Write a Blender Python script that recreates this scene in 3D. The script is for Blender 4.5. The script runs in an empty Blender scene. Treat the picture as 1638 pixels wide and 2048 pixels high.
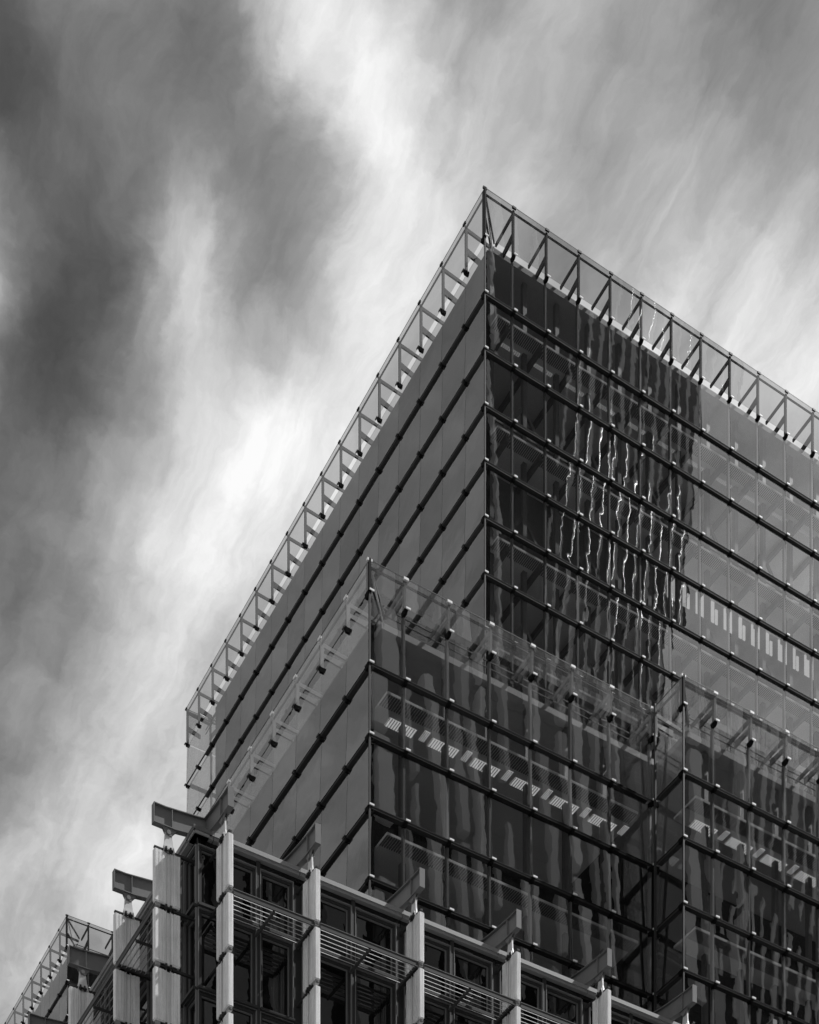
import bpy, bmesh, math, random
import numpy as np
from mathutils import Vector, Matrix

random.seed(7)
C = bpy.context.scene
COL = C.collection

# ------------------------------------------------------------------ camera
TH = 0.5352                       # street grid is turned this much from the view direction
CT, ST = math.cos(TH), math.sin(TH)
FPX, CXP, YH = 3497.48, 819.0, 4254.03
EYE = 1.6
cam_d = bpy.data.cameras.new('camera')
cam = bpy.data.objects.new('camera', cam_d); COL.objects.link(cam)
cam.location = (0, 0, EYE); cam.rotation_euler = (math.radians(90), 0, 0)
cam_d.sensor_fit = 'VERTICAL'; cam_d.sensor_height = 36.0
cam_d.lens = 36.0 * FPX / 2048.0
cam_d.shift_y = (YH - 1024.0) / 2048.0
cam_d.clip_start = 0.5; cam_d.clip_end = 6000
C.camera = cam
C.cycles.transparent_max_bounces = 24
C.cycles.max_bounces = 8
C.cycles.diffuse_bounces = 3
C.cycles.sample_clamp_indirect = 12

C.view_settings.view_transform = 'Standard'; C.view_settings.look = 'None'
C.view_settings.exposure = 0.0; C.view_settings.gamma = 1.0
C.view_settings.use_curve_mapping = False

# ------------------------------------------------------------------ sun
SUN_EL = math.radians(51.0)
tr, tl = -0.945, 0.327              # horizontal travel of the light in street axes
tv = Vector((CT*tr - ST*tl, ST*tr + CT*tl, 0)).normalized()
travel = Vector((tv.x*math.cos(SUN_EL), tv.y*math.cos(SUN_EL), -math.sin(SUN_EL)))
sun_d = bpy.data.lights.new('sun', 'SUN'); sun_d.energy = 4.8; sun_d.angle = math.radians(0.5)
sun_d.color = (1.0, 1.0, 1.0)
sun = bpy.data.objects.new('sun', sun_d); COL.objects.link(sun)
sun.rotation_euler = (-travel).to_track_quat('Z', 'Y').to_euler()
sun.location = (0, 0, 300)

# ------------------------------------------------------------------ world: sky and high cloud
W = bpy.data.worlds.new('World'); C.world = W; W.use_nodes = True
nt = W.node_tree; N = nt.nodes; Lk = nt.links
for n in list(N): N.remove(n)

def nd(tree, t, **kw):
    n = tree.nodes.new(t)
    for k, v in kw.items(): setattr(n, k, v)
    return n
def inp(tree, sock, v):
    if hasattr(v, 'is_linked') or isinstance(v, bpy.types.NodeSocket): tree.links.new(v, sock)
    else: sock.default_value = v
def mth(tree, op, a, b=None, c=None, clamp=False):
    n = nd(tree, 'ShaderNodeMath', operation=op, use_clamp=clamp)
    inp(tree, n.inputs[0], a)
    if b is not None: inp(tree, n.inputs[1], b)
    if c is not None: inp(tree, n.inputs[2], c)
    return n.outputs[0]
def vmt(tree, op, a, b=None):
    n = nd(tree, 'ShaderNodeVectorMath', operation=op)
    inp(tree, n.inputs[0], a)
    if b is not None: inp(tree, n.inputs[1], b)
    return n
def noise(tree, vec, scale, detail=4, rough=.5, dist=0.0):
    n = nd(tree, 'ShaderNodeTexNoise'); inp(tree, n.inputs['Vector'], vec)
    n.inputs['Scale'].default_value = scale; n.inputs['Detail'].default_value = detail
    n.inputs['Roughness'].default_value = rough; n.inputs['Distortion'].default_value = dist
    return n

SUN_AZ = math.atan2(-tv.x, -tv.y)      # compass bearing of the sun from +Y, clockwise
sky = nd(nt, 'ShaderNodeTexSky', sky_type='NISHITA'); sky.sun_disc = False
sky.sun_elevation = SUN_EL; sky.sun_rotation = SUN_AZ
bw = nd(nt, 'ShaderNodeRGBToBW'); Lk.new(sky.outputs[0], bw.inputs[0])

tc = nd(nt, 'ShaderNodeTexCoord')
sx = nd(nt, 'ShaderNodeSeparateXYZ'); Lk.new(tc.outputs['Generated'], sx.inputs[0])
zz = mth(nt, 'MAXIMUM', sx.outputs[2], 0.06)
pp = mth(nt, 'DIVIDE', sx.outputs[0], zz); qq = mth(nt, 'DIVIDE', sx.outputs[1], zz)
# streak axes on the cloud layer (cirrus combed in one direction)
def px2pq(x, y):
    u = (x - CXP)/FPX; v = (YH - y)/FPX
    return u/v, 1.0/v
SA = math.atan2(px2pq(520, 1000)[1]-px2pq(800, 300)[1], px2pq(520, 1000)[0]-px2pq(800, 300)[0])
ca, sa = math.cos(SA), math.sin(SA)
STR = 1.2
def toab(p, q): return (p*ca + q*sa)/STR, (-p*sa + q*ca)
aa = mth(nt, 'DIVIDE', mth(nt, 'ADD', mth(nt, 'MULTIPLY', pp, ca), mth(nt, 'MULTIPLY', qq, sa)), STR)
bb = mth(nt, 'SUBTRACT', mth(nt, 'MULTIPLY', qq, ca), mth(nt, 'MULTIPLY', pp, sa))
cab = nd(nt, 'ShaderNodeCombineXYZ'); Lk.new(aa, cab.inputs[0]); Lk.new(bb, cab.inputs[1])
vab = cab.outputs[0]
# warp
wn = noise(nt, vab, 7.0, 5, .55)
wsub = vmt(nt, 'SUBTRACT', wn.outputs['Color'], (0.5, 0.5, 0.5))
wsc = nd(nt, 'ShaderNodeVectorMath', operation='MULTIPLY'); Lk.new(wsub.outputs[0], wsc.inputs[0]); wsc.inputs[1].default_value = (0.055, 0.045, 0)
wv0 = vmt(nt, 'ADD', vab, wsc.outputs[0]).outputs[0]
wn2 = noise(nt, wv0, 24.0, 9, .62)
ws2 = nd(nt, 'ShaderNodeVectorMath', operation='MULTIPLY'); Lk.new(vmt(nt, 'SUBTRACT', wn2.outputs['Color'], (0.5, 0.5, 0.5)).outputs[0], ws2.inputs[0]); ws2.inputs[1].default_value = (0.055, 0.030, 0)
wv = vmt(nt, 'ADD', wv0, ws2.outputs[0]).outputs[0]
samples = [(520,60,.58),(560,90,.66),(600,60,.86),(600,110,.82),(670,90,.97),(720,90,.86),(690,210,.97),(760,240,.97),(840,260,.96),(640,230,.66),(590,240,.55),(780,420,1.0),(860,330,.98),(740,440,.92),(700,500,.86),(640,600,.66),(690,620,.95),(560,620,.56),(600,560,.50),(500,470,.60),(420,470,.80),(360,520,.84),(400,640,.86),(460,660,.80),(490,760,.86),(520,800,.90),(470,800,.84),(410,720,.80),(350,650,.82),(310,600,.72),(260,620,.36),(200,460,.36),(230,820,.46),(280,760,.60),(60,480,.44),(20,560,.60),(60,640,.34),(170,1160,.60),(60,1180,.46),(400,1180,.95),(280,1160,.84),(100,1340,.54),(180,1360,.66),(270,1420,.84),(40,1360,.50),(180,1560,.70),(60,1560,.54),(1380,280,.62),(1500,420,.74),(1400,460,.74),(1570,600,.90),(1600,250,.54),(1180,280,.60),(1000,180,.74),(1000,60,.66),(1540,60,.48),(1350,90,.54),(1230,60,.58),
 (0,0,.28),(120,40,.38),(250,120,.46),(364,20,.42),(480,0,.50),(560,20,.74),(640,30,.95),(728,0,.82),(820,60,.74),(910,0,.70),(1092,0,.64),(1274,0,.56),(1456,0,.50),(1638,0,.42),
 (0,180,.28),(120,200,.38),(250,240,.44),(364,180,.42),(480,160,.52),(600,150,.66),(700,160,.95),(800,180,.88),(910,180,.80),(1092,180,.64),(1274,200,.54),(1456,180,.54),(1638,180,.52),
 (0,360,.46),(90,420,.48),(182,360,.36),(300,330,.46),(364,440,.78),(470,380,.56),(600,380,.50),(690,330,.76),(800,330,.97),(880,380,.88),(980,330,.72),(1092,360,.64),(1274,400,.64),(1456,360,.68),(1638,330,.60),
 (0,540,.52),(90,540,.38),(182,540,.36),(280,500,.46),(364,540,.82),(450,560,.74),(546,560,.54),(640,520,.62),(728,560,.95),(820,500,.96),(1180,480,.72),(1300,520,.76),(1456,500,.76),(1638,520,.80),
 (0,720,.42),(120,720,.38),(230,700,.44),(330,700,.76),(440,700,.80),(520,720,.66),(600,680,.66),(680,680,.94),(760,660,.90),(1500,660,.90),(1638,700,.92),
 (0,900,.42),(120,900,.45),(230,880,.52),(330,880,.80),(440,900,.96),(530,850,1.0),(640,820,.95),(740,780,.84),
 (0,1080,.44),(120,1080,.50),(230,1080,.74),(330,1080,.93),(440,1040,1.0),(550,980,1.0),
 (0,1260,.50),(120,1260,.58),(230,1260,.74),(330,1260,.86),(420,1240,.90),
 (0,1440,.54),(120,1440,.62),(230,1440,.76),(340,1440,.86),
 (0,1620,.56),(120,1620,.70),(230,1620,.80),(300,1560,.86),
 (0,1800,.70),(60,1760,.78),(120,1780,.68),(200,1780,.82),(0,1960,.72),(60,1900,.74)]
BASE = 0.68
cent = []
for gy in range(-60, 2060, 125):
    for gx in range(-60, 1720, 125):
        if gx > 560 and gy > 1000: continue
        if gx > 800 and gy > 620 and gx < 1400: continue
        if gx > 400 and gy > 1300: continue
        if gx >= 1400 and gy > 800: continue
        cent.append(toab(*px2pq(gx, gy)))
cent = np.array(cent); R0 = 0.098
pts = np.array([toab(*px2pq(x, y)) for x, y, t in samples]); val = np.array([t for *_, t in samples]) - BASE
def kern(d):
    t = np.clip(1 - d/R0, 0, 1); return t*t*(3-2*t)
K = kern(np.linalg.norm(pts[:, None]-cent[None], axis=2))
# spread kernels a little if none reaches a sample
wts = np.linalg.solve(K.T@K + 0.015*np.eye(len(cent)), K.T@val)
print('skyfit', len(cent), float(np.sqrt(np.mean((K@wts-val)**2))), float(np.abs(K@wts-val).max()))
acc = None
for (ca_, cb_), w_ in zip(cent, wts):
    if abs(w_) < 0.004: continue
    d = nd(nt, 'ShaderNodeVectorMath', operation='DISTANCE'); Lk.new(wv, d.inputs[0]); d.inputs[1].default_value = (float(ca_), float(cb_), 0)
    m = nd(nt, 'ShaderNodeMapRange', interpolation_type='SMOOTHSTEP'); Lk.new(d.outputs['Value'], m.inputs[0])
    m.inputs[1].default_value = 0.0; m.inputs[2].default_value = R0; m.inputs[3].default_value = float(w_); m.inputs[4].default_value = 0.0
    acc = m.outputs[0] if acc is None else mth(nt, 'ADD', acc, m.outputs[0])
# fine fibres, medium billows, and broad banks away from the streaks
stv = nd(nt, 'ShaderNodeVectorMath', operation='MULTIPLY'); Lk.new(wv, stv.inputs[0]); stv.inputs[1].default_value = (0.42, 1.5, 1)
fib = noise(nt, stv.outputs[0], 17.0, 9, .62, .15)
bil = noise(nt, wv, 14.0, 10, .62)
brd = noise(nt, vab, 2.2, 3, .5)
o1 = mth(nt, 'MULTIPLY', mth(nt, 'SUBTRACT', fib.outputs[0], 0.5), mth(nt, 'MULTIPLY_ADD', mth(nt, 'MAXIMUM', mth(nt, 'ADD', acc, BASE), 0.3), 0.72, -0.08))
o2 = mth(nt, 'MULTIPLY', mth(nt, 'SUBTRACT', bil.outputs[0], 0.5), 0.30)
o3 = mth(nt, 'MULTIPLY', mth(nt, 'SUBTRACT', brd.outputs[0], 0.5), 0.12)
tone = mth(nt, 'ADD', mth(nt, 'ADD', mth(nt, 'ADD', acc, BASE), o1), mth(nt, 'ADD', o2, o3))
tone = mth(nt, 'SUBTRACT', tone, mth(nt, 'MULTIPLY', mth(nt, 'MAXIMUM', mth(nt, 'SUBTRACT', tone, 0.80), 0.0), 0.25))
tone = mth(nt, 'MINIMUM', mth(nt, 'MAXIMUM', tone, 0.26), 1.0)
lum = mth(nt, 'POWER', tone, 2.25)
# lower horizon: haze evens the tone out
hz = nd(nt, 'ShaderNodeMapRange'); Lk.new(sx.outputs[2], hz.inputs[0])
hz.inputs[1].default_value = 0.05; hz.inputs[2].default_value = 0.35; hz.inputs[3].default_value = 0.0; hz.inputs[4].default_value = 1.0
mixh = nd(nt, 'ShaderNodeMix', data_type='FLOAT'); Lk.new(hz.outputs[0], mixh.inputs[0]); mixh.inputs[2].default_value = 0.42; Lk.new(lum, mixh.inputs[3])
# clear sky adds a little of its own under the cloud
sd = nd(nt, 'ShaderNodeVectorMath', operation='DOT_PRODUCT'); Lk.new(tc.outputs['Generated'], sd.inputs[0]); sd.inputs[1].default_value = tuple(-travel)
glow = mth(nt, 'MULTIPLY', mth(nt, 'POWER', mth(nt, 'MAXIMUM', sd.outputs['Value'], 0.0), 8.0), 1.6)
tot = mth(nt, 'ADD', mth(nt, 'MULTIPLY', mth(nt, 'MULTIPLY', mixh.outputs[0], mth(nt, 'ADD', glow, 1.0)), 9.3), mth(nt, 'MULTIPLY', bw.outputs[0], 0.12))
bg = nd(nt, 'ShaderNodeBackground'); bg.inputs['Strength'].default_value = 0.1
Lk.new(tot, bg.inputs['Color'])
wo = nd(nt, 'ShaderNodeOutputWorld'); Lk.new(bg.outputs[0], wo.inputs['Surface'])

# ------------------------------------------------------------------ materials
def newmat(name):
    m = bpy.data.materials.new(name); m.use_nodes = True
    t = m.node_tree
    for n in list(t.nodes): t.nodes.remove(n)
    out = nd(t, 'ShaderNodeOutputMaterial')
    return m, t, out
def grey(v): return (v, v, v, 1)

def paint(name, v, rough=.5, var=.15, metal=0.0, nscale=3.0, bump=.0, streak=0.0):
    m, t, out = newmat(name)
    b = nd(t, 'ShaderNodeBsdfPrincipled'); b.inputs['Roughness'].default_value = rough; b.inputs['Metallic'].default_value = metal
    if v < .2: b.inputs['Specular IOR Level'].default_value = .12 if v > .02 else .04
    tcn = nd(t, 'ShaderNodeTexCoord'); oi = nd(t, 'ShaderNodeObjectInfo')
    off = vmt(t, 'ADD', tcn.outputs['Object'], None)
    cx = nd(t, 'ShaderNodeCombineXYZ'); r = mth(t, 'MULTIPLY', oi.outputs['Random'], 90.0)
    for i in range(3): t.links.new(r, cx.inputs[i])
    t.links.new(cx.outputs[0], off.inputs[1])
    n1 = noise(t, off.outputs[0], nscale, 6, .65)
    f = mth(t, 'MULTIPLY', mth(t, 'SUBTRACT', n1.outputs[0], .5), var*2)
    if streak:
        sc = nd(t, 'ShaderNodeVectorMath', operation='MULTIPLY'); t.links.new(off.outputs[0], sc.inputs[0]); sc.inputs[1].default_value = (7, 7, .35)
        n2 = noise(t, sc.outputs[0], 1.6, 5, .6)
        f = mth(t, 'ADD', f, mth(t, 'MULTIPLY', mth(t, 'SUBTRACT', n2.outputs[0], .5), streak*2))
        n3 = noise(t, off.outputs[0], 55.0, 2, .5)
        f = mth(t, 'ADD', f, mth(t, 'MULTIPLY', mth(t, 'SUBTRACT', n3.outputs[0], .5), streak*1.4))
    k = mth(t, 'MULTIPLY', mth(t, 'ADD', f, 1.0), v, clamp=True)
    t.links.new(k, b.inputs['Base Color'])
    if bump:
        bn = nd(t, 'ShaderNodeBump'); bn.inputs['Strength'].default_value = 1; bn.inputs['Distance'].default_value = bump
        n4 = noise(t, tcn.outputs['Object'], 40, 4, .6); t.links.new(n4.outputs[0], bn.inputs['Height']); t.links.new(bn.outputs[0], b.inputs['Normal'])
    t.links.new(b.outputs[0], out.inputs['Surface'])
    return m

def wavy_normal(t, amp, tilt, scale=0.9):
    """slightly uneven float glass: every pane has its own ripple and its own lean"""
    tcn = nd(t, 'ShaderNodeTexCoord'); oi = nd(t, 'ShaderNodeObjectInfo')
    cx = nd(t, 'ShaderNodeCombineXYZ'); r = mth(t, 'MULTIPLY', oi.outputs['Random'], 300.0)
    for i in range(3): t.links.new(r, cx.inputs[i])
    off = vmt(t, 'ADD', tcn.outputs['Object'], cx.outputs[0])
    n1 = noise(t, off.outputs[0], scale, 2.5, .55)
    bn = nd(t, 'ShaderNodeBump'); bn.inputs['Strength'].default_value = 1; bn.inputs['Distance'].default_value = amp
    t.links.new(n1.outputs[0], bn.inputs['Height'])
    wn2 = nd(t, 'ShaderNodeTexWhiteNoise', noise_dimensions='1D'); t.links.new(r, wn2.inputs['W'])
    s = vmt(t, 'SUBTRACT', wn2.outputs['Color'], (0.5, 0.5, 0.5))
    m = nd(t, 'ShaderNodeVectorMath', operation='SCALE'); t.links.new(s.outputs[0], m.inputs[0]); m.inputs['Scale'].default_value = tilt
    a = vmt(t, 'ADD', bn.outputs[0], m.outputs[0])
    nn = nd(t, 'ShaderNodeVectorMath', operation='NORMALIZE'); t.links.new(a.outputs[0], nn.inputs[0])
    return nn.outputs[0]

def schlick(t, f0):
    g = nd(t, 'ShaderNodeNewGeometry')
    d = nd(t, 'ShaderNodeVectorMath', operation='DOT_PRODUCT'); t.links.new(g.outputs['Normal'], d.inputs[0]); t.links.new(g.outputs['Incoming'], d.inputs[1])
    c = mth(t, 'SUBTRACT', 1.0, mth(t, 'ABSOLUTE', d.outputs['Value']))
    return mth(t, 'ADD', mth(t, 'MULTIPLY', mth(t, 'POWER', c, 5.0), 1.0-f0), f0, clamp=True)
def glass(name, f0, tint, amp=.0034, tilt=.009, dust=.05, dustv=.6, scale=.42):
    m, t, out = newmat(name)
    fr = schlick(t, f0)
    tp = nd(t, 'ShaderNodeBsdfTransparent'); tp.inputs['Color'].default_value = grey(tint)
    gl = nd(t, 'ShaderNodeBsdfGlossy'); gl.inputs['Roughness'].default_value = 0.0; gl.inputs['Color'].default_value = grey(.95)
    nrm = wavy_normal(t, amp, tilt, scale); t.links.new(nrm, gl.inputs['Normal'])
    df = nd(t, 'ShaderNodeBsdfDiffuse')
    tcn = nd(t, 'ShaderNodeTexCoord'); sc = nd(t, 'ShaderNodeVectorMath', operation='MULTIPLY')
    t.links.new(tcn.outputs['Object'], sc.inputs[0]); sc.inputs[1].default_value = (3, 3, .4)
    n2 = noise(t, sc.outputs[0], 1.3, 5, .6)
    df.inputs['Color'].default_value = grey(dustv)
    dfac = mth(t, 'MULTIPLY', n2.outputs[0], dust*2, clamp=True)
    m1 = nd(t, 'ShaderNodeMixShader'); t.links.new(dfac, m1.inputs[0]); t.links.new(tp.outputs[0], m1.inputs[1]); t.links.new(df.outputs[0], m1.inputs[2])
    m2 = nd(t, 'ShaderNodeMixShader'); t.links.new(fr, m2.inputs[0]); t.links.new(m1.outputs[0], m2.inputs[1]); t.links.new(gl.outputs[0], m2.inputs[2])
    t.links.new(m2.outputs[0], out.inputs['Surface'])
    return m
def clearmat(name, v):
    m, t, out = newmat(name)
    tp = nd(t, 'ShaderNodeBsdfTransparent'); tp.inputs['Color'].default_value = grey(v)
    gl = nd(t, 'ShaderNodeBsdfGlossy'); gl.inputs['Color'].default_value = grey(.8); gl.inputs['Roughness'].default_value = .05
    mx = nd(t, 'ShaderNodeMixShader'); mx.inputs[0].default_value = .003
    t.links.new(tp.outputs[0], mx.inputs[1]); t.links.new(gl.outputs[0], mx.inputs[2]); t.links.new(mx.outputs[0], out.inputs['Surface'])
    return m
def emis(name, v):
    m, t, out = newmat(name)
    e = nd(t, 'ShaderNodeEmission'); e.inputs['Strength'].default_value = v
    tcn = nd(t, 'ShaderNodeTexCoord'); n1 = noise(t, tcn.outputs['Object'], 8, 3)
    t.links.new(mth(t, 'ADD', mth(t, 'MULTIPLY', n1.outputs[0], .3), .7), e.inputs['Color'])
    t.links.new(e.outputs[0], out.inputs['Surface'])
    return m

M = {}
M['glass'] = glass('curtain_glass', .165, .70, dust=.01)
M['glass_left'] = glass('side_curtain_glass', .16, .70, tilt=.022, dust=.02)
M['screen'] = glass('screen_glass', .10, .62, dust=.03)
M['screen_low'] = glass('fritted_screen_glass', .14, .78, dust=.10, dustv=.75)
M['edge'] = clearmat('glass_back', .97)
M['black'] = paint('black_steel', .007, .6)
M['dark'] = paint('dark_steel', .036, .45, .2)
M['steel'] = paint('grey_steel', .16, .45, .2)
M['beam'] = paint('beam_paint', .18, .5, .18, nscale=2, streak=.06)
M['light'] = paint('galvanised_steel', .62, .45, .2)
M['white'] = paint('bright_cap', .85, .35, .05)
M['mull'] = paint('mullion_aluminium', .13, .45, .1)
M['mlow'] = paint('pale_screen_frame', .17, .5, .1)
M['concrete'] = paint('ribbed_concrete', .80, .85, .24, nscale=1.3, bump=.008, streak=.46)
M['frame'] = paint('window_frame', .042, .4, .15)
M['framelight'] = paint('window_frame_edge', .17, .35, .1)
M['cornice'] = paint('cornice_metal', .25, .5, .12, nscale=2)
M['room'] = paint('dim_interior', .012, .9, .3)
M['ceiling'] = paint('ceiling_panel', .75, .8, .1, nscale=6)
M['roof'] = paint('roof_edge', .30, .8, .15)
M['asphalt'] = paint('pale_paving', .22, .9, .3, nscale=.4)
M['lamp'] = emis('lit_ceiling_panel', .7)
M['skyglow'] = emis('standin_daylight_glow', .6)  # emission in place of daylight
M['brace'] = paint('pale_brace', .42, .5, .1)
M['lampdim'] = emis('dim_ceiling_panel', .28)
M['tube'] = paint('polished_steel', .9, .14, .0, metal=1.0)
M['slat'] = paint('slat_metal', .60, .4, .08)
M['bandleft'] = paint('side_transom_steel', .05, .6)
M['band'] = paint('transom_steel', .022, .6)
M['shade'] = paint('sunshade_steel', .06, .45)
M['pierdark'] = paint('grey_stone_pier', .55, .8, .2, nscale=.5)
M['pier'] = paint('stone_pier', .88, .8, .2, nscale=.5, streak=.1)
M['towerwall'] = paint('tower_wall', .012, .9, .5, nscale=.15)
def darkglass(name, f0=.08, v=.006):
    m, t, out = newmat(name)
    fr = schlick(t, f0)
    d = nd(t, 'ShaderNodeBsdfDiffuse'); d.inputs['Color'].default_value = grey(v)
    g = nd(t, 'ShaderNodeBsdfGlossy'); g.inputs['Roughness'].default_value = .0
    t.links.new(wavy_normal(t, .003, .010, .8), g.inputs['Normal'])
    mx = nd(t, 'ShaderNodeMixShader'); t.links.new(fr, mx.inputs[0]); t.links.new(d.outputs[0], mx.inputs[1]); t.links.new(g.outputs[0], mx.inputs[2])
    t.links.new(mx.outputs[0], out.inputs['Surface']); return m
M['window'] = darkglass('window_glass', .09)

# ------------------------------------------------------------------ mesh helpers
class MB:
    """boxes, prisms and bars gathered into one mesh; f maps local (u, w, z) to the street axes"""
    def __init__(s, f=None): s.v = []; s.f = []; s.mi = []; s.map = f or (lambda u, w, z: (u, w, z))
    def hexa(s, p, mi=0, mis=None):
        b = len(s.v); s.v += [s.map(*q) for q in p]
        fs = [(0,3,2,1),(4,5,6,7),(0,1,5,4),(1,2,6,5),(2,3,7,6),(3,0,4,7)]
        s.f += [tuple(b+i for i in q) for q in fs]; s.mi += (mis or [mi]*6)
        return s
    def box(s, u0, u1, w0, w1, z0, z1, mi=0, mis=None):
        return s.hexa([(u0,w0,z0),(u1,w0,z0),(u1,w1,z0),(u0,w1,z0),(u0,w0,z1),(u1,w0,z1),(u1,w1,z1),(u0,w1,z1)], mi, mis)
    def bar(s, a, b, t, mi=0, h=None):
        a = Vector(a); b = Vector(b); d = (b-a).normalized(); h = h or t
        up = Vector((0,0,1)) if abs(d.z) < .95 else Vector((1,0,0))
        x = d.cross(up).normalized()*t/2; y = d.cross(x).normalized()*h/2
        return s.hexa([tuple(q) for q in (a-x-y, a+x-y, a+x+y, a-x+y, b-x-y, b+x-y, b+x+y, b-x+y)], mi)
    def prism(s, poly, z0, z1, mi=0, axis='z'):
        n = len(poly); b = len(s.v)
        g = {'z': lambda a, c, h: (a, c, h), 'u': lambda a, c, h: (h, a, c), 'w': lambda a, c, h: (a, h, c)}[axis]
        s.v += [s.map(*g(a, c, z0)) for a, c in poly] + [s.map(*g(a, c, z1)) for a, c in poly]
        s.f += [tuple(b+i for i in range(n))[::-1], tuple(b+n+i for i in range(n))]
        s.f += [(b+i, b+(i+1) % n, b+n+(i+1) % n, b+n+i) for i in range(n)]
        s.mi += [mi]*(n+2); return s
    def cyl(s, a, b, r, n=10, mi=0):
        a = Vector(a); b = Vector(b); d = (b-a).normalized()
        up = Vector((0,0,1)) if abs(d.z) < .95 else Vector((1,0,0))
        x = d.cross(up).normalized()*r; y = d.cross(x).normalized()*r; k = len(s.v)
        for c in (a, b):
            for i in range(n):
                t = 2*math.pi*i/n; s.v.append(s.map(*(c + x*math.cos(t) + y*math.sin(t))))
        s.f += [tuple(k+i for i in range(n)), tuple(k+n+i for i in range(n))[::-1]]
        s.f += [(k+i, k+(i+1) % n, k+n+(i+1) % n, k+n+i) for i in range(n)]; s.mi += [mi]*(n+2)
        return s
    def mesh(s, name, mats):
        me = bpy.data.meshes.new(name); me.from_pydata(s.v, [], s.f)
        for m in mats: me.materials.append(M[m])
        me.polygons.foreach_set('material_index', s.mi)
        bm = bmesh.new(); bm.from_mesh(me); bmesh.ops.recalc_face_normals(bm, faces=bm.faces); bm.to_mesh(me); bm.free()
        return me
def put(name, me, parent, loc=(0,0,0)):
    o = bpy.data.objects.new(name, me); COL.objects.link(o); o.parent = parent; o.location = loc
    return o
def root(name, r, l, label, cat, group=None):
    o = bpy.data.objects.new(name, None); COL.objects.link(o)
    o.location = (CT*r - ST*l, ST*r + CT*l, 0); o.rotation_euler = (0, 0, TH)
    o.empty_display_size = 2
    o['label'] = label; o['category'] = cat
    if group: o['group'] = group
    return o

# ------------------------------------------------------------------ ground
gm = MB().box(-900, 900, -900, 1400, -.3, 0).mesh('ground', ['asphalt'])
g = put('ground', gm, None); g['kind'] = 'structure'

# ------------------------------------------------------------------ glass curtain wall system
H = 3.3005; LEAN = .13; GAP = .20
FM = {'R': lambda u, w, z: (u, w, z),        # face looking to -l: runs along +r, inward is +l
      'L': lambda u, w, z: (w, u, z),        # face looking to -r: runs along +l, inward is +r
      'B': lambda u, w, z: (u, -w, z)}       # rear face looking to +l
CACHE = {}
def pane_mesh(face, wd, ht, lean, mat):
    k = ('pane', face, round(wd, 3), round(ht, 3), lean, mat)
    if k not in CACHE:
        mb = MB(FM[face]); g_ = .012; t_ = .03
        # mis order: bottom, top, w0(front), u1, w1(back), u0
        mb.hexa([(g_, 0, 0), (wd-g_, 0, 0), (wd-g_, t_, 0), (g_, t_, 0),
                 (g_, lean, ht), (wd-g_, lean, ht), (wd-g_, lean+t_, ht), (g_, lean+t_, ht)], mis=[1, 1, 0, 1, 1, 1])
        CACHE[k] = mb.mesh('glass_pane', [mat, 'edge'])
    return CACHE[k]
def clamp_mesh(face):
    k = ('clamp', face)
    if k not in CACHE:
        mb = MB(FM[face])
        mb.hexa([(-.06,.02,-.25),(.06,.02,-.25),(.06,.30,-.25),(-.06,.30,-.25),(-.10,-.04,-.05),(.10,-.04,-.05),(.10,.30,-.05),(-.10,.30,-.05)])
        mb.box(-.03, .21, -.085, -.035, -.035, .045, 1)
        mb.box(-.03, .03, -.03, .08, -.04, .03, 0)
        CACHE[k] = mb.mesh('clamp', ['black', 'white' if face == 'R' else 'dark'])  # plate white on sunlit faces, dark on shaded ones: light painted into its colour
    return CACHE[k]
def loc_on(face, c, u, w=0.0, z=0.0):
    a = FM[face](u, w, 0); return (c[0]+a[0], c[1]+a[1], z)

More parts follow.
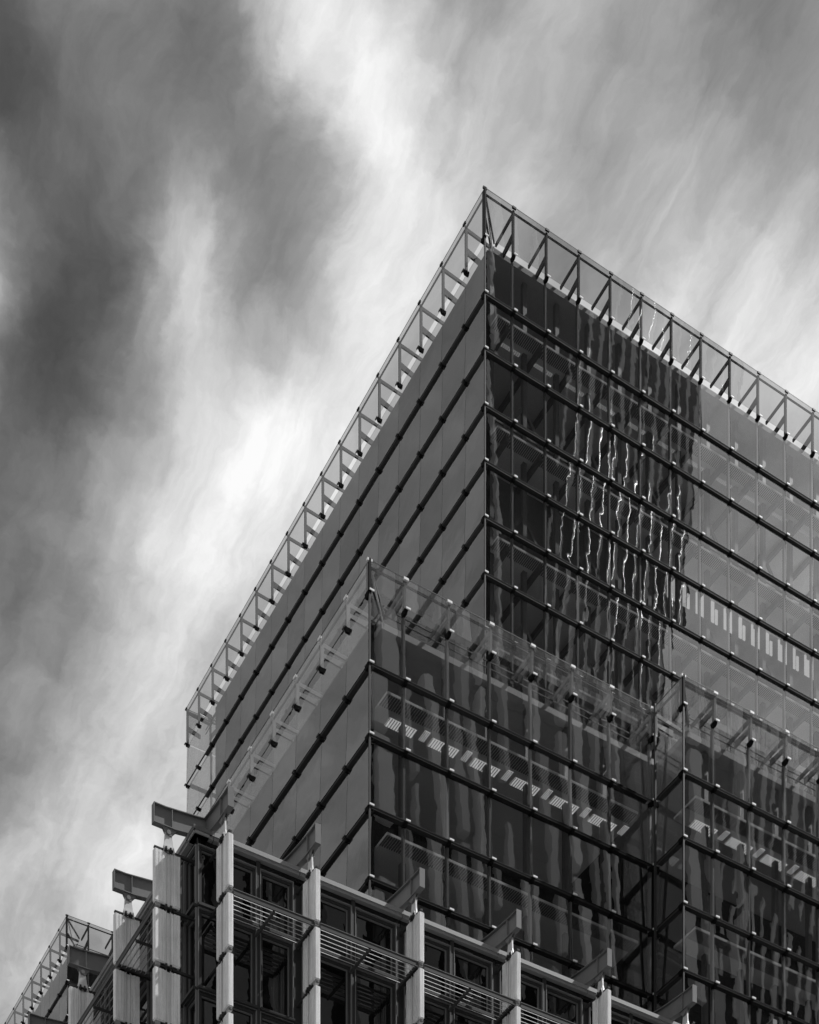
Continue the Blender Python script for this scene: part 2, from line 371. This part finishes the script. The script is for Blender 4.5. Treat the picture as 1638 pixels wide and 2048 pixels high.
def wall(parent, face, c, nodes, z1, rows, top=None, transom=True, skip0=False, clamps=True, mull=True, panes=True, arms=2.0, scr='screen', pm='dark'):
    """c: corner in the root's local axes. nodes: u of each vertical joint. z1: height of line 1. top: top of the open screen"""
    z0 = z1 + H
    if panes:
        for i in range(len(nodes)-1):
            wd = nodes[i+1]-nodes[i]
            for k in range(rows):
                zt, zb = z0 - k*H - GAP, z0 - (k+1)*H + .01
                put('glass_pane', pane_mesh(face, wd, zt-zb, LEAN, 'glass_left' if face == 'L' else 'glass'), parent, loc_on(face, c, nodes[i], 0, zb))
            if top: put('screen_pane', pane_mesh(face, wd, top-z0-.01, 0.0, scr), parent, loc_on(face, c, nodes[i], 0, z0+.01))
    band = -.13 if face == 'L' else (-.15 if scr == 'screen' else -.13); tail = 3.7 if (face == 'L' and parent is tower) else .30
    if transom:
        for k in range(1, rows+1):
            me = MB(FM[face]).box(nodes[0]+.30, nodes[-1]-tail, .035, .31, band, -.02, 0).box(nodes[0]+.05, nodes[-1]-.05, .005, .034, band, -.012, 0).box(nodes[0]+.05, nodes[-1]-.05, -.012, .004, -.05, -.005, 1).mesh('transom', ['bandleft' if face == 'L' else 'band', 'black'])
            put('transom', me, parent, loc_on(face, c, 0, 0, z0-k*H))
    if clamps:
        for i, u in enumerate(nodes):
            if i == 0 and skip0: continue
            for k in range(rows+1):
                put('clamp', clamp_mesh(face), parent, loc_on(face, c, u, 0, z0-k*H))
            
    if mull and not (face == 'L' and parent.name != 'glass_tower.001' and rows > 3):
        key = ('mull', face, rows, scr)
        if key not in CACHE: CACHE[key] = MB(FM[face]).box(-.055, .055, .17, .36, -rows*H-.2, -.3).mesh('mullion', [('mull' if scr == 'screen' else 'mlow')])
        for i, u in enumerate(nodes):
            if 0 < i: put('mullion', CACHE[key], parent, loc_on(face, c, u, 0, z0))
    if top:
        hh = top - z0
        key = ('post', face, round(hh, 2))
        if key not in CACHE:
            CACHE[key] = (MB(FM[face]).box(-.06, .06, .05, .21, -.10, hh-.12).mesh('post', [pm]),
                MB(FM[face]).hexa([(-.05,.21,hh-.40),(.05,.21,hh-.40),(.05,arms,hh-.52),(-.05,arms,hh-.52),(-.05,.21,hh-.20),(.05,.21,hh-.20),(.05,arms,hh-.34),(-.05,arms,hh-.34)]).mesh('top_arm', [pm]),
                MB(FM[face]).hexa([(-.05,.22,hh*.36),(.05,.22,hh*.36),(.05,1.25,hh*.30),(-.05,1.25,hh*.30),(-.05,.22,hh*.5),(.05,.22,hh*.5),(.05,1.25,hh*.30+.32),(-.05,1.25,hh*.30+.32)]).mesh('lower_arm', [pm]),
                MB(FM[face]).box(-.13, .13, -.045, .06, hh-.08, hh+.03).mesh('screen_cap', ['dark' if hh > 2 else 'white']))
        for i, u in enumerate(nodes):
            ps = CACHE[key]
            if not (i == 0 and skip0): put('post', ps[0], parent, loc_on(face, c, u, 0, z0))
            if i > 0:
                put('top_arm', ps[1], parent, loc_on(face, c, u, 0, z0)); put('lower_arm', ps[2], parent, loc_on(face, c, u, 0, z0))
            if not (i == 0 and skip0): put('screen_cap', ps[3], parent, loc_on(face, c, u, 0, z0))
        put('top_rail', MB(FM[face]).box(nodes[0]+.07, nodes[-1]-.07, .06, .13, hh-.31, hh-.22).box(nodes[0]+.02, nodes[-1], -.012, -.002, hh-.02, hh+.02).mesh('top_rail', ['dark']), parent, loc_on(face, c, 0, 0, z0))
        put('inner_rail', MB(FM[face]).box(nodes[0]+1.4, nodes[-1]-.3, 1.55, 1.60, hh*.3+.62, hh*.3+.67).box(nodes[0]+1.4, nodes[-1]-.3, 1.55, 1.60, hh*.3+.30, hh*.3+.34).mesh('inner_rail', ['dark']), parent, loc_on(face, c, 0, 0, z0))

def ceil_lights(parent, face, c, nodes, z, w0, w1, step=1, lamps=True, lw=.55, lm='lamp'):
    """a metal ceiling with recessed louvred light panels"""
    u0, u1 = nodes[0]+1.25, nodes[-1]-.5
    put('ceiling', MB(FM[face]).box(u0, u1, w0, w1, z, z+.12).mesh('ceiling', ['ceiling']), parent, loc_on(face, c, 0, 0, 0))
    # slotted soffit strip near the glass
    mb = MB(FM[face]); u = u0
    while u < u1: mb.box(u, u+.05, w0+.02, w0+.75, z-.05, z-.004); u += .13
    o = put('ceiling_slot', mb.mesh('ceiling_slot', ['steel']), parent, loc_on(face, c, 0, 0, 0)); o['kind'] = 'stuff'
    if lamps:
        for i in range(0, len(nodes)-1, step):
            a = nodes[i]+.12
            if i == 0: continue
            me = ('lampp', face, lw, lm)
            if me not in CACHE:
                m_ = MB(FM[face]); m_.box(.0, 1.5, 0, lw, -.02, -.004, 0)
                for q in range(12): m_.box(q*.135, q*.135+.022, 0, lw, -.05, -.021, 1)
                if lw > .4: m_.box(1.85, 2.15, -.2, lw-.1, -.02, -.004, 0)
                for q in range(4 if lw > .4 else 0): m_.box(1.86+q*.09, 1.88+q*.09, -.2, lw-.1, -.06, -.021, 1)
                CACHE[me] = m_.mesh('ceiling_light', [lm, 'steel'])
            put('ceiling_light', CACHE[me], parent, loc_on(face, c, a, w0+1.15, z))

# ------------------------------------------------------------------ the tall glass tower
def nodeset(e, bw_, n, last=None):
    a = [0, e*bw_]
    for i in range(n-1): a.append(a[-1]+bw_)
    if last: a.append(a[-1]+last*bw_)
    return a
WL = 1.0952*2.4
def zz_(z): return z + EYE
A0 = (56.30, 86.25)
tower = root('glass_tower', *A0, 'tallest glass tower with an open steel and glass screen along its roof', 'building', 'glass towers of one estate')
nR = nodeset(.866, 2.4, 14); nL = nodeset(.8592, WL, 16, .8592)
zA = zz_(108.03); topA = zz_(114.12)
LA = nL[-1]
wall(tower, 'R', (0, 0), nR, zA, 8, topA)
wall(tower, 'L', (0, 0), nL, zA, 8, topA, skip0=True)
nB = nodeset(.866, 2.4, 4)
wall(tower, 'B', (0, LA), nB, zA, 3, topA, clamps=True, skip0=True)
zf = zA + H
RW = nR[-1]
# body, roof deck and what stands behind the glass
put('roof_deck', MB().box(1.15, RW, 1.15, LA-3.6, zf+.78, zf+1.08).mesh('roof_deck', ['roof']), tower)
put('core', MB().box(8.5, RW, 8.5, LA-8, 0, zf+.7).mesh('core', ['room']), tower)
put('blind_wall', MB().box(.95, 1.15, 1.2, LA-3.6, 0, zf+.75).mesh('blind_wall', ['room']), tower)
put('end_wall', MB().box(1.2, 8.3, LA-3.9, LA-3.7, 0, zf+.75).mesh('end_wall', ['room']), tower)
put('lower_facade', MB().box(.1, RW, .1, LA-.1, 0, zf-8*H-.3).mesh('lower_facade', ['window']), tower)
for k in (1, 3, 5, 7):
    ceil_lights(tower, 'R', (0, 0), nR, zA-(k-1)*H-.30, .55, 8.4, lamps=(k < 3), lw=.22, lm='lampdim')
cb = MB().box(-.10, .10, .7, 8.3, -.36, -.01).mesh('ceiling_beam', ['steel'])
for k in (1, 3, 5, 7):
    for i in range(1, len(nR)): put('ceiling_beam', cb, tower, (nR[i], 0, zA-(k-1)*H-.30))
zl, zh = zA-4*H+.05, zA-2*H-.30
put('partition', MB().box(1.3, RW, 3.2, 3.35, zl, zh).mesh('partition', ['steel']), tower)
cw = MB().box(-.45, .45, 3.12, 3.19, -1.45, -.08).box(.85, 1.1, 3.12, 3.19, -1.45, -.08).box(1.2, 1.4, 3.12, 3.19, -1.45, -.5).mesh('daylight_glow_panel', ['skyglow'])  # added glowing panels, standing in for sky showing through behind the glass
for i in range(7, len(nR)): put('daylight_glow_panel', cw, tower, (nR[i]+.2, 0, zh))
colm = MB().box(-.14, .14, -.14, .14, -8*H, .7).mesh('column', ['steel'])
for i in range(1, len(nR)):
    put('column', colm, tower, (nR[i]-.55, 1.7, zf))
br = {}
for k in (1, 3, 5):
    zt = zA - k*H - .2; zb = zt - H*.95
    for i in range(1, len(nR)-1):
        key = 'br%d' % (i % 2)
        if key not in br:
            m_ = MB(); s = 1 if i % 2 else -1
            a, b = (-1.15, 1.15) if s > 0 else (1.15, -1.15)
            m_.bar((a, 0, -H*.95), (b, 0, 0), .13, h=.2); m_.bar((-1.2, 0, -H*.5), (1.2, 0, -H*.5), .1, h=.16)
            br[key] = m_.mesh('brace', ['steel'])
        put('brace', br[key], tower, (nR[i]+.65, 1.75, zt))
# ------------------------------------------------------------------ the lower glass block, stepped in plan
B0 = (39.56, 70.33)
block = root('glass_block', *B0, 'lower stepped glass block before the tallest tower, ceiling lights showing inside', 'building', 'glass towers of one estate')
nBR = [0]+[1.951+2.4*i for i in range(6)]+[16.55]; nBL = nodeset(.8833, WL, 12)
zB = zz_(67.61); topB = zz_(72.31)
wall(block, 'R', (0, 0), nBR, zB, 6, topB, arms=1.9, scr='screen_low', pm='mlow')
wall(block, 'L', (0, 0), nBL, zB, 6, topB, skip0=True, arms=1.9, scr='screen_low', pm='mlow')
c2 = (56.16-B0[0], 67.96-B0[1])
nCR = nodeset(.866, 2.4, 8)
wall(block, 'R', c2, nCR, zB, 6, topB, arms=1.9, scr='screen_low', pm='mlow')
wall(block, 'L', c2, [0, -c2[1]], zB, 6, topB, skip0=True, arms=1.2, scr='screen_low', pm='mlow')
zf = zB + H
put('roof_deck', MB().box(1.5, 60, 1.5, 30, zf+.0, zf+.30).mesh('roof_deck', ['roof']), block)
put('roof_deck', MB().box(c2[0]+1.5, 60, c2[1]+1.5, 1.49, zf+.0, zf+.30).mesh('roof_deck', ['roof']), block)
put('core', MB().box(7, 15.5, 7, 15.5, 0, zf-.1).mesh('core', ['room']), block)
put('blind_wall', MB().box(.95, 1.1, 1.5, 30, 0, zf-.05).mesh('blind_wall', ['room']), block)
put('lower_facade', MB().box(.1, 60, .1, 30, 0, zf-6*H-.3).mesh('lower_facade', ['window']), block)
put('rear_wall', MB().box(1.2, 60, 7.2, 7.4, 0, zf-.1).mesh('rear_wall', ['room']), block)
for k in (1, 3, 5):
    ceil_lights(block, 'R', (0, 0), nBR, zB-(k-1)*H-.55, .55, 7.1, lamps=(k == 1))
    ceil_lights(block, 'R', c2, nCR, zB-(k-1)*H-.55, .55, 2.3, lamps=(k == 1))
colm = MB().box(-.13, .13, -.13, .13, -6*H, -.1).mesh('column', ['steel'])
for i in range(1, len(nBR)-1): put('column', colm, block, (nBR[i]+.9, 1.9, zf))
for i in range(1, len(nCR)): put('column', colm, block, (c2[0]+nCR[i]+.9, c2[1]+1.9, zf))

# corner ties of the screens
def corner_ties(parent, c, z0, hh, rod=True):
    for dz, ln in ((hh-.3, 1.9), (hh*.42, 1.2)):
        put('corner_tie', MB().bar((c[0]+.15, c[1]+.15, z0+dz), (c[0]+ln, c[1]+ln, z0+dz-.15), .09, h=.16).mesh('corner_tie', ['dark']), parent)
    if rod: put('corner_rod', MB().cyl((c[0]+.1, c[1]+.1, z0+hh-.3), (c[0]+1.3, c[1]+.9, z0-.5), .035, 8).mesh('corner_rod', ['light']), parent)
    put('corner_post', MB().box(c[0]-.05, c[0]+.06, c[1]-.05, c[1]+.06, z0-12*0-.1, z0+hh+.03).mesh('corner_post', ['black']), parent)
corner_ties(tower, (0, 0), zA+H, topA-zA-H)
corner_ties(block, (0, 0), zB+H, topB-zB-H)
corner_ties(block, c2, zB+H, topB-zB-H, rod=False)
put('corner_post', MB().box(-.04, .04, -.04, .04, zA-7*H, zA+H-.12).mesh('corner_post', ['dark']), tower)
put('corner_post', MB().box(-.04, .04, -.04, .04, zB-5*H, zB+H-.12).mesh('corner_post', ['dark']), block)
put('corner_post', MB().box(c2[0]-.04, c2[0]+.04, c2[1]-.04, c2[1]+.04, zB-5*H, zB+H-.12).mesh('corner_post', ['dark']), block)
put('inner_corner_post', MB().box(c2[0]-.3, c2[0]-.2, -.5, -.4, zB-5*H, topB-.2).mesh('inner_corner_post', ['dark']), block)

# ------------------------------------------------------------------ the far twin tower, lower left
D0 = (56.35, 158.4)
twin = root('glass_tower', *D0, 'distant glass tower at the lower left edge, half hidden behind the concrete fins', 'building', 'glass towers of one estate')
nDL = nodeset(.86, WL*1.04, 14); nDR = nodeset(.9, 2.4, 5)
wall(twin, 'L', (0, 0), nDL, zz_(108.2), 3, zz_(114.35), skip0=True)
wall(twin, 'R', (0, 0), nDR, zz_(108.2), 3, zz_(114.35))
zf = zz_(108.2)+H
put('roof_deck', MB().box(1.15, nDR[-1]+20, 1.15, nDL[-1], zf+.78, zf+1.08).mesh('roof_deck', ['roof']), twin)
put('core', MB().box(.95, nDR[-1]+20, 1.0, nDL[-1], 0, zf+.7).mesh('core', ['room']), twin)
corner_ties(twin, (0, 0), zf, 2.85)

# ------------------------------------------------------------------ concrete-finned building in front
E0 = (28.9, 65.7)
ZT = lambda z: z + EYE
conc = root('finned_building', *E0, 'nearest building, pale ribbed concrete fins hung from steel roof beams, dark windows between', 'building')
def er(r): return r - E0[0]
def el(l): return l - E0[1]
FR = [29.64, 33.57, 38.57, 43.54, 48.52, 53.5, 58.5]
FL = [66.20, 70.59, 76.19, 81.79, 87.3]
FM['r'] = lambda u, w, z: (u, w, z)
FM['l'] = lambda u, w, z: (w, u, z)
ZFT = 51.75; SEG = 2.40; GP = .27
def fin_profile():
    # (t, d): half profile mirrored, d = distance inward from the outer end
    h = [(.09, 0), (.125, .035), (.125, .16), (.095, .165), (.095, .20), (.125, .205), (.125, .30), (.10, .305), (.10, .335), (.125, .34), (.125, .40), (.095, .43), (.095, .49), (.045, .50), (.045, .72), (.095, .73), (.095, .80), (.06, .805), (.06, .84), (.115, .845), (.115, .96), (.09, .965), (.09, .995), (.115, 1.0), (.115, 1.12)]
    return [(t, d) for t, d in h] + [(-t, d) for t, d in h[::-1]]
def fin(face, off):
    """face r: fin stands at r=off-.12, outer end at l=63.8; face l: at l=off, outer end at r=27.2"""
    F = FM[face]
    if face == 'r': base = (er(off-.125), el(63.8))
    else: base = (er(27.2), el(off))
    seg = ('seg', face)
    if seg not in CACHE:
        m_ = MB(F); m_.prism(fin_profile(), -SEG+GP+.05, 0)
        pr = [(t*.8, d*.96+.03) for t, d in fin_profile()]
        m_.prism(pr, -SEG+GP, -SEG+GP+.05)
        CACHE[seg] = m_.mesh('concrete_block', ['concrete'])
        b_ = MB(F)
        b_.box(-.05, .05, .45, 2.0, -.16, -.06)
        for d in (.51, .71):
            for s in (-.11, .11):
                b_.cyl((s, d, -.24), (s, d, -.0), .05, 8); b_.cyl((s, d, -.17), (s, d, -.10), .085, 8)
        b_.box(-.16, .16, .44, .80, -.15, -.10)
        b_.box(-.06, .06, .02, .45, -.13, -.07)
        CACHE['brk', face] = b_.mesh('joint_bracket', ['dark'])
        CACHE['blk', face] = MB(F).box(-.085, .085, .04, .26, -.14, -.001).mesh('rest_pad', ['roof'])
        CACHE['rod', face] = [MB(F).cyl((s*.085, d, 0), (s*.085, d, -12.2), .022, 8).mesh('tie_rod', ['light']) for d in (.52, .70) for s in (-1, 1)]
        CACHE['fc', face] = MB(F).box(-.035, .035, .30, 1.0, -12.3, -.1).mesh('concrete_fin', ['black'])
    z = ZT(ZFT)
    f_ = put('concrete_fin', CACHE['fc', face], conc, (base[0], base[1], z))
    for k in range(5):
        put('concrete_block', CACHE[seg], f_, (0, 0, -k*SEG))
        if k < 4:
            put('joint_bracket', CACHE['brk', face], f_, (0, 0, -(k+1)*SEG+GP))
            put('rest_pad', CACHE['blk', face], f_, (0, 0, -(k+1)*SEG+GP))
    put('joint_bracket', CACHE['brk', face], f_, (0, 0, .22))
    for me in CACHE['rod', face]: put('tie_rod', me, f_)
def beam(face, off, length=4.0):
    F = FM[face]
    base = (er(off-.125), el(63.8)) if face == 'r' else (er(27.2), el(off))
    top = lambda d: .0 + .10*max(0, d-.5) + .03*max(0, d-1.6)**2
    bot = lambda d: -.80 + .13*max(0, d-.9) + .05*max(0, d-1.6)**2
    key = ('beam', face, length)
    if key not in CACHE:
        m_ = MB(F); st = [0, .5, .9, 1.3, 1.8, 2.4, 3.0, length]; st = [s for s in st if s <= length]
        for a, b in zip(st[:-1], st[1:]):
            m_.hexa([(-.13,a,top(a)-.035),(.13,a,top(a)-.035),(.13,b,top(b)-.035),(-.13,b,top(b)-.035),(-.13,a,top(a)),(.13,a,top(a)),(.13,b,top(b)),(-.13,b,top(b))])
            m_.hexa([(-.13,a,bot(a)),(.13,a,bot(a)),(.13,b,bot(b)),(-.13,b,bot(b)),(-.13,a,bot(a)+.035),(.13,a,bot(a)+.035),(.13,b,bot(b)+.035),(-.13,b,bot(b)+.035)])
            m_.hexa([(-.015,a,bot(a)+.035),(.015,a,bot(a)+.035),(.015,b,bot(b)+.035),(-.015,b,bot(b)+.035),(-.015,a,top(a)-.035),(.015,a,top(a)-.035),(.015,b,top(b)-.035),(-.015,b,top(b)-.035)])
        CACHE[key] = m_.mesh('roof_beam', ['beam'])
        CACHE['endp', face] = MB(F).box(-.13, .13, -.03, -.002, -.80, .0).mesh('end_plate', ['beam'])
        CACHE['stif', face] = MB(F).box(-.118, -.017, .76, .79, bot(.76)+.04, top(.76)-.04).box(.017, .118, .76, .79, bot(.76)+.04, top(.76)-.04).mesh('stiffener', ['beam'])
        # hanger: lug under the beam, pin, tapered steel link down to the fin
        h_ = MB(F)
        for s in (-.055, .055):
            h_.prism([(.38,-.803),(1.0,-.80),(.74,-1.10),(.54,-1.10)], s-.015, s+.015, axis='u')
        h_.cyl((-.12, .63, -.99), (.12, .63, -.99), .09, 14)
        CACHE['lug', face] = h_.mesh('hanger_lug', ['beam'])
        l_ = MB(F)
        l_.prism([(.50,-.90),(.76,-.90),(.84,-1.42),(.90,-1.76),(.74,-1.9),(.62,-1.78),(.50,-1.9),(.38,-1.74),(.46,-1.42)], -.035, .035, axis='u')
        l_.prism([(.45,-1.55),(.85,-1.55),(.90,-1.80),(.40,-1.80)], -.10, .10, axis='u')
        CACHE['link', face] = l_.mesh('hanger_link', ['light'])
    z = ZT(53.60)
    b_ = put('roof_beam', CACHE[key], conc, (base[0], base[1], z))
    for k, n in (('endp', 'end_plate'), ('stif', 'stiffener'), ('lug', 'hanger_lug'), ('link', 'hanger_link')): put(n, CACHE[k, face], b_)
for i, r in enumerate(FR): fin('r', r); beam('r', r, 4.0 if i else 2.4)
for i, l in enumerate(FL): fin('l', l); beam('l', l, 4.0 if i else 2.4)

# facade plane: windows, cornice, sunshades. u runs along the face from the building corner
CR, CL_ = 28.62, 65.38                # outer cornice planes (left face r, right face l)
def facade(face, offs, end):
    F = FM[face]
    base = (0, 0)
    u_of = (lambda a: er(a)) if face == 'r' else (lambda a: el(a))
    wz = el(CL_) if face == 'r' else er(CR)       # cornice plane in local w
    wg = wz + .22                                   # window plane
    fl = [ZT(52.52), ZT(49.72), ZT(46.36), ZT(43.0), ZT(40.0)]
    # cornice: one length per bay
    edges = [wz if False else (er(CR) if face == 'r' else el(CL_))] + [u_of(o) + (0 if face == 'l' else -.12) for o in offs] + [u_of(end)]
    for i in range(len(edges)-1):
        a, b = edges[i], edges[i+1]-.015
        mb = MB(F); mb.box(a, b, wz, wz+.8, ZT(52.62), ZT(52.80)); mb.box(a+.02, b, wz+.07, wz+.7, ZT(52.50), ZT(52.619))
        put('cornice', mb.mesh('cornice', ['cornice']), conc)
    # spandrel strip, and a recessed wall panel behind each fin
    for i in range(len(edges)-1):
        a, b = edges[i], edges[i+1]
        W_ = b-a
        if i == 0: wins = [(a+.29, b+.62)]; b += .85
        else:
            mid = a + .53*W_; a2 = a + (.62 if i == 1 else 0)
            wins = [(a2+.22, mid-.11), (mid+.10, b-.25)]
        put('spandrel', MB(F).box(a+(.01 if i else .25), b-.01 if i else edges[1]-.01, wg+.06, wg+.2, ZT(52.2), ZT(52.5)).mesh('spandrel', ['window']), conc)
        if i > 0:
            put('pier', MB(F).box(mid-.09, mid+.08, wg-.03, wg+.5, ZT(40.0), ZT(52.49)).mesh('pier', ['frame']), conc)
        put('pier', MB(F).box(b-.23 if i else b-.22, b+.20 if i else b+.05, wg+.05, wg+.6, ZT(40.0), ZT(52.19 if i else 52.49)).mesh('pier', ['frame']), conc)
        for s, (ztop, zbot) in enumerate(((52.18, 49.80), (49.62, 46.42), (46.26, 43.1), (42.9, 40.1))):
            for (p, q) in wins:
                zt_, zb_ = ZT(ztop), ZT(zbot); fw = .11 if i else .09
                fr_ = MB(F)
                for (x0, x1, y0, y1) in ((p, p+fw, zb_, zt_), (q-fw, q, zb_, zt_), (p+fw, q-fw, zt_-fw, zt_), (p+fw, q-fw, zb_, zb_+fw)):
                    fr_.box(x0, x1, wg+.05, wg+.24, y0, y1, 0)
                e_ = .035
                for (x0, x1, y0, y1) in ((p-.03, p+e_-.03, zb_, zt_+.03), (q-e_+.03, q+.03, zb_, zt_+.03), (p+e_-.03, q-e_+.03, zt_, zt_+.035)):
                    fr_.box(x0, x1, wg-.05, wg+.049, y0, y1, 1)
                i_ = fw+.04
                for (x0, x1, y0, y1) in ((p+fw, p+i_, zb_+fw, zt_-fw), (q-i_, q-fw, zb_+fw, zt_-fw), (p+i_, q-i_, zt_-i_, zt_-fw)):
                    fr_.box(x0, x1, wg+.12, wg+.27, y0, y1, 1)
                w_ = put('window', fr_.mesh('window', ['frame', 'framelight']), conc)
                put('pane', MB().box(0, 0, 0, 0, 0, 0).mesh('pane', ['window']), w_) if False else None
                pm = MB(F).box(p+i_, q-i_, wg+.19, wg+.22, zb_+fw, zt_-i_).mesh('pane', ['window'])
                # give each pane its own origin so its ripple differs
                put('pane', pm, w_)
            # projecting sill
            for (p, q) in wins:
                put('sill', MB(F).box(p-.04, q+.04, wg-.16, wg+.26, ZT(zbot)-.12, ZT(zbot)-.01).box(p, q, wg-.05, wg+.2, ZT(zbot)-.17, ZT(zbot)-.121).mesh('sill', ['frame']), conc)
    # sunshades between fins
    for i in range(1, len(edges)-1):
        a, b = edges[i]+.16, edges[i+1]-.14
        if face == 'l': a, b = edges[i]+.14, edges[i+1]-.14
        w0 = (el(63.86) if face == 'r' else er(27.26)); w1 = wg - .1; z = ZT(49.50)
        sh = MB(F); sh.box(a, b, w0, w0+.05, z-.10, z+.10, 0); sh.box(a, a+.05, w0+.051, w1, z-.07, z+.07, 0); sh.box(b-.05, b, w0+.051, w1, z-.07, z+.07, 0)
        sh.box(a-.01, b+.01, w0-.02, w0+.03, z+.101, z+.125, 1)
        s_ = put('sunshade', sh.mesh('sunshade', ['shade', 'framelight']), conc)
        n = 6
        for q in range(n):
            ww = w0 + .17 + q*(w1-w0-.2)/n
            put('slat', MB(F).hexa([(a+.06,ww,z-.035),(b-.06,ww,z-.035),(b-.06,ww+.02,z-.035),(a+.06,ww+.02,z-.035),(a+.06,ww+.07,z+.035),(b-.06,ww+.07,z+.035),(b-.06,ww+.09,z+.035),(a+.06,ww+.09,z+.035)]).mesh('slat', ['slat']), s_)
        md = (a+b)/2
        put('bracket_arm', MB(F).cyl((md, w0+.06, z-.14), (md, w1+.1, z-.14), .065, 10).mesh('bracket_arm', ['shade']), s_)
facade('r', FR, 63)
facade('l', FL, 92)
put('corner_post', MB().box(er(CR)+.25, er(CR)+.30, el(CL_)+.25, el(CL_)+.30, ZT(38), ZT(52.49)).mesh('corner_post', ['shade']), conc)
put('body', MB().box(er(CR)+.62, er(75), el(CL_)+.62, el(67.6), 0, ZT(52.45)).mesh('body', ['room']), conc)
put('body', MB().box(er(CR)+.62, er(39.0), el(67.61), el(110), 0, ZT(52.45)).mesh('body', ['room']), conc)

# ------------------------------------------------------------------ the dark office tower across the street, seen only mirrored in the glass
T0 = (40, 20)
off = root('office_tower', *T0, 'dark office tower with pale stone piers across the street, seen mirrored in the glass faces', 'building')
HT = 236
edge = lambda z: 95.6 + .145*(z-158)
put('wall', MB().hexa([(0,-25,0),(edge(0)-26.2,-25,0),(edge(0)-26.2,-.5,0),(0,-.5,0),(0,-25,HT),(edge(HT)-26.2,-25,HT),(edge(HT)-26.2,-.5,HT),(0,-.5,HT)]).mesh('wall', ['towerwall']), off)
rr = random.Random(3)
u = 1.0; kk = 0
while u < 67:
    wd = rr.choice((.35, .5, .8, 1.2, 1.5)); kk += 1
    z = -rr.uniform(0, 20)
    while z < HT-6:
        hgt = 4.0*rr.randint(2, 7) - 1.0
        put('stone_pier', MB().box(u, u+wd, -.49, rr.uniform(.15, .6), max(0, z), min(HT-1, z+hgt)).mesh('stone_pier', ['pier' if kk % 2 else 'pierdark']), off)
        z += hgt + rr.choice((1.0, 1.0, 5.0))
    u += wd + rr.uniform(.9, 2.4)
for k in range(58):
    z = 4 + k*4.0
    put('spandrel', MB().box(.02, 66, -.48, -.3, z, z+1.1).mesh('spandrel', ['towerwall']), off)
# wing set back at a slant: blades, with polished round tubes standing proud of them that catch the sun
n = 12; WY = 11.5
def wp(z, f, d=0.0):
    return (edge(z) - 26.2 + f*26.2 + .40*d, -f*WY + .916*d, z)
for q in range(n):
    f0, f1 = q/n, (q+1)/n
    dk = .03 if q % 2 else 0
    put('screen_blade', MB().hexa([wp(0,f0,-.4),wp(0,f1,-.4),wp(0,f1,-dk),wp(0,f0,-dk),wp(HT,f0,-.4),wp(HT,f1,-.4),wp(HT,f1,-dk),wp(HT,f0,-dk)]).mesh('screen_blade', ['towerwall']), off)
    fa = f0 + .2/n; fb = fa + (.18, .30, .42)[q % 3]/n
    for (za, zb) in ((0, 120), (123, 150+q*2.5), (154+q*2.5, 190-q), (194-q, HT)):
        put('stone_pier', MB().hexa([wp(za,fa,.01),wp(za,fb,.01),wp(za,fb,.12),wp(za,fa,.12),wp(zb,fa,.01),wp(zb,fb,.01),wp(zb,fb,.12),wp(zb,fa,.12)]).mesh('stone_pier', ['pierdark']), off)
    if q < n-1:
        tm = MB().cyl(wp(154 + 3*(q % 4), f1, .45), wp(212 - 4*(q % 3), f1, .45), .09+.05*(q % 3), 24).mesh('steel_tube', ['tube'])
        tm.polygons.foreach_set('use_smooth', [True]*len(tm.polygons)); put('steel_tube', tm, off)
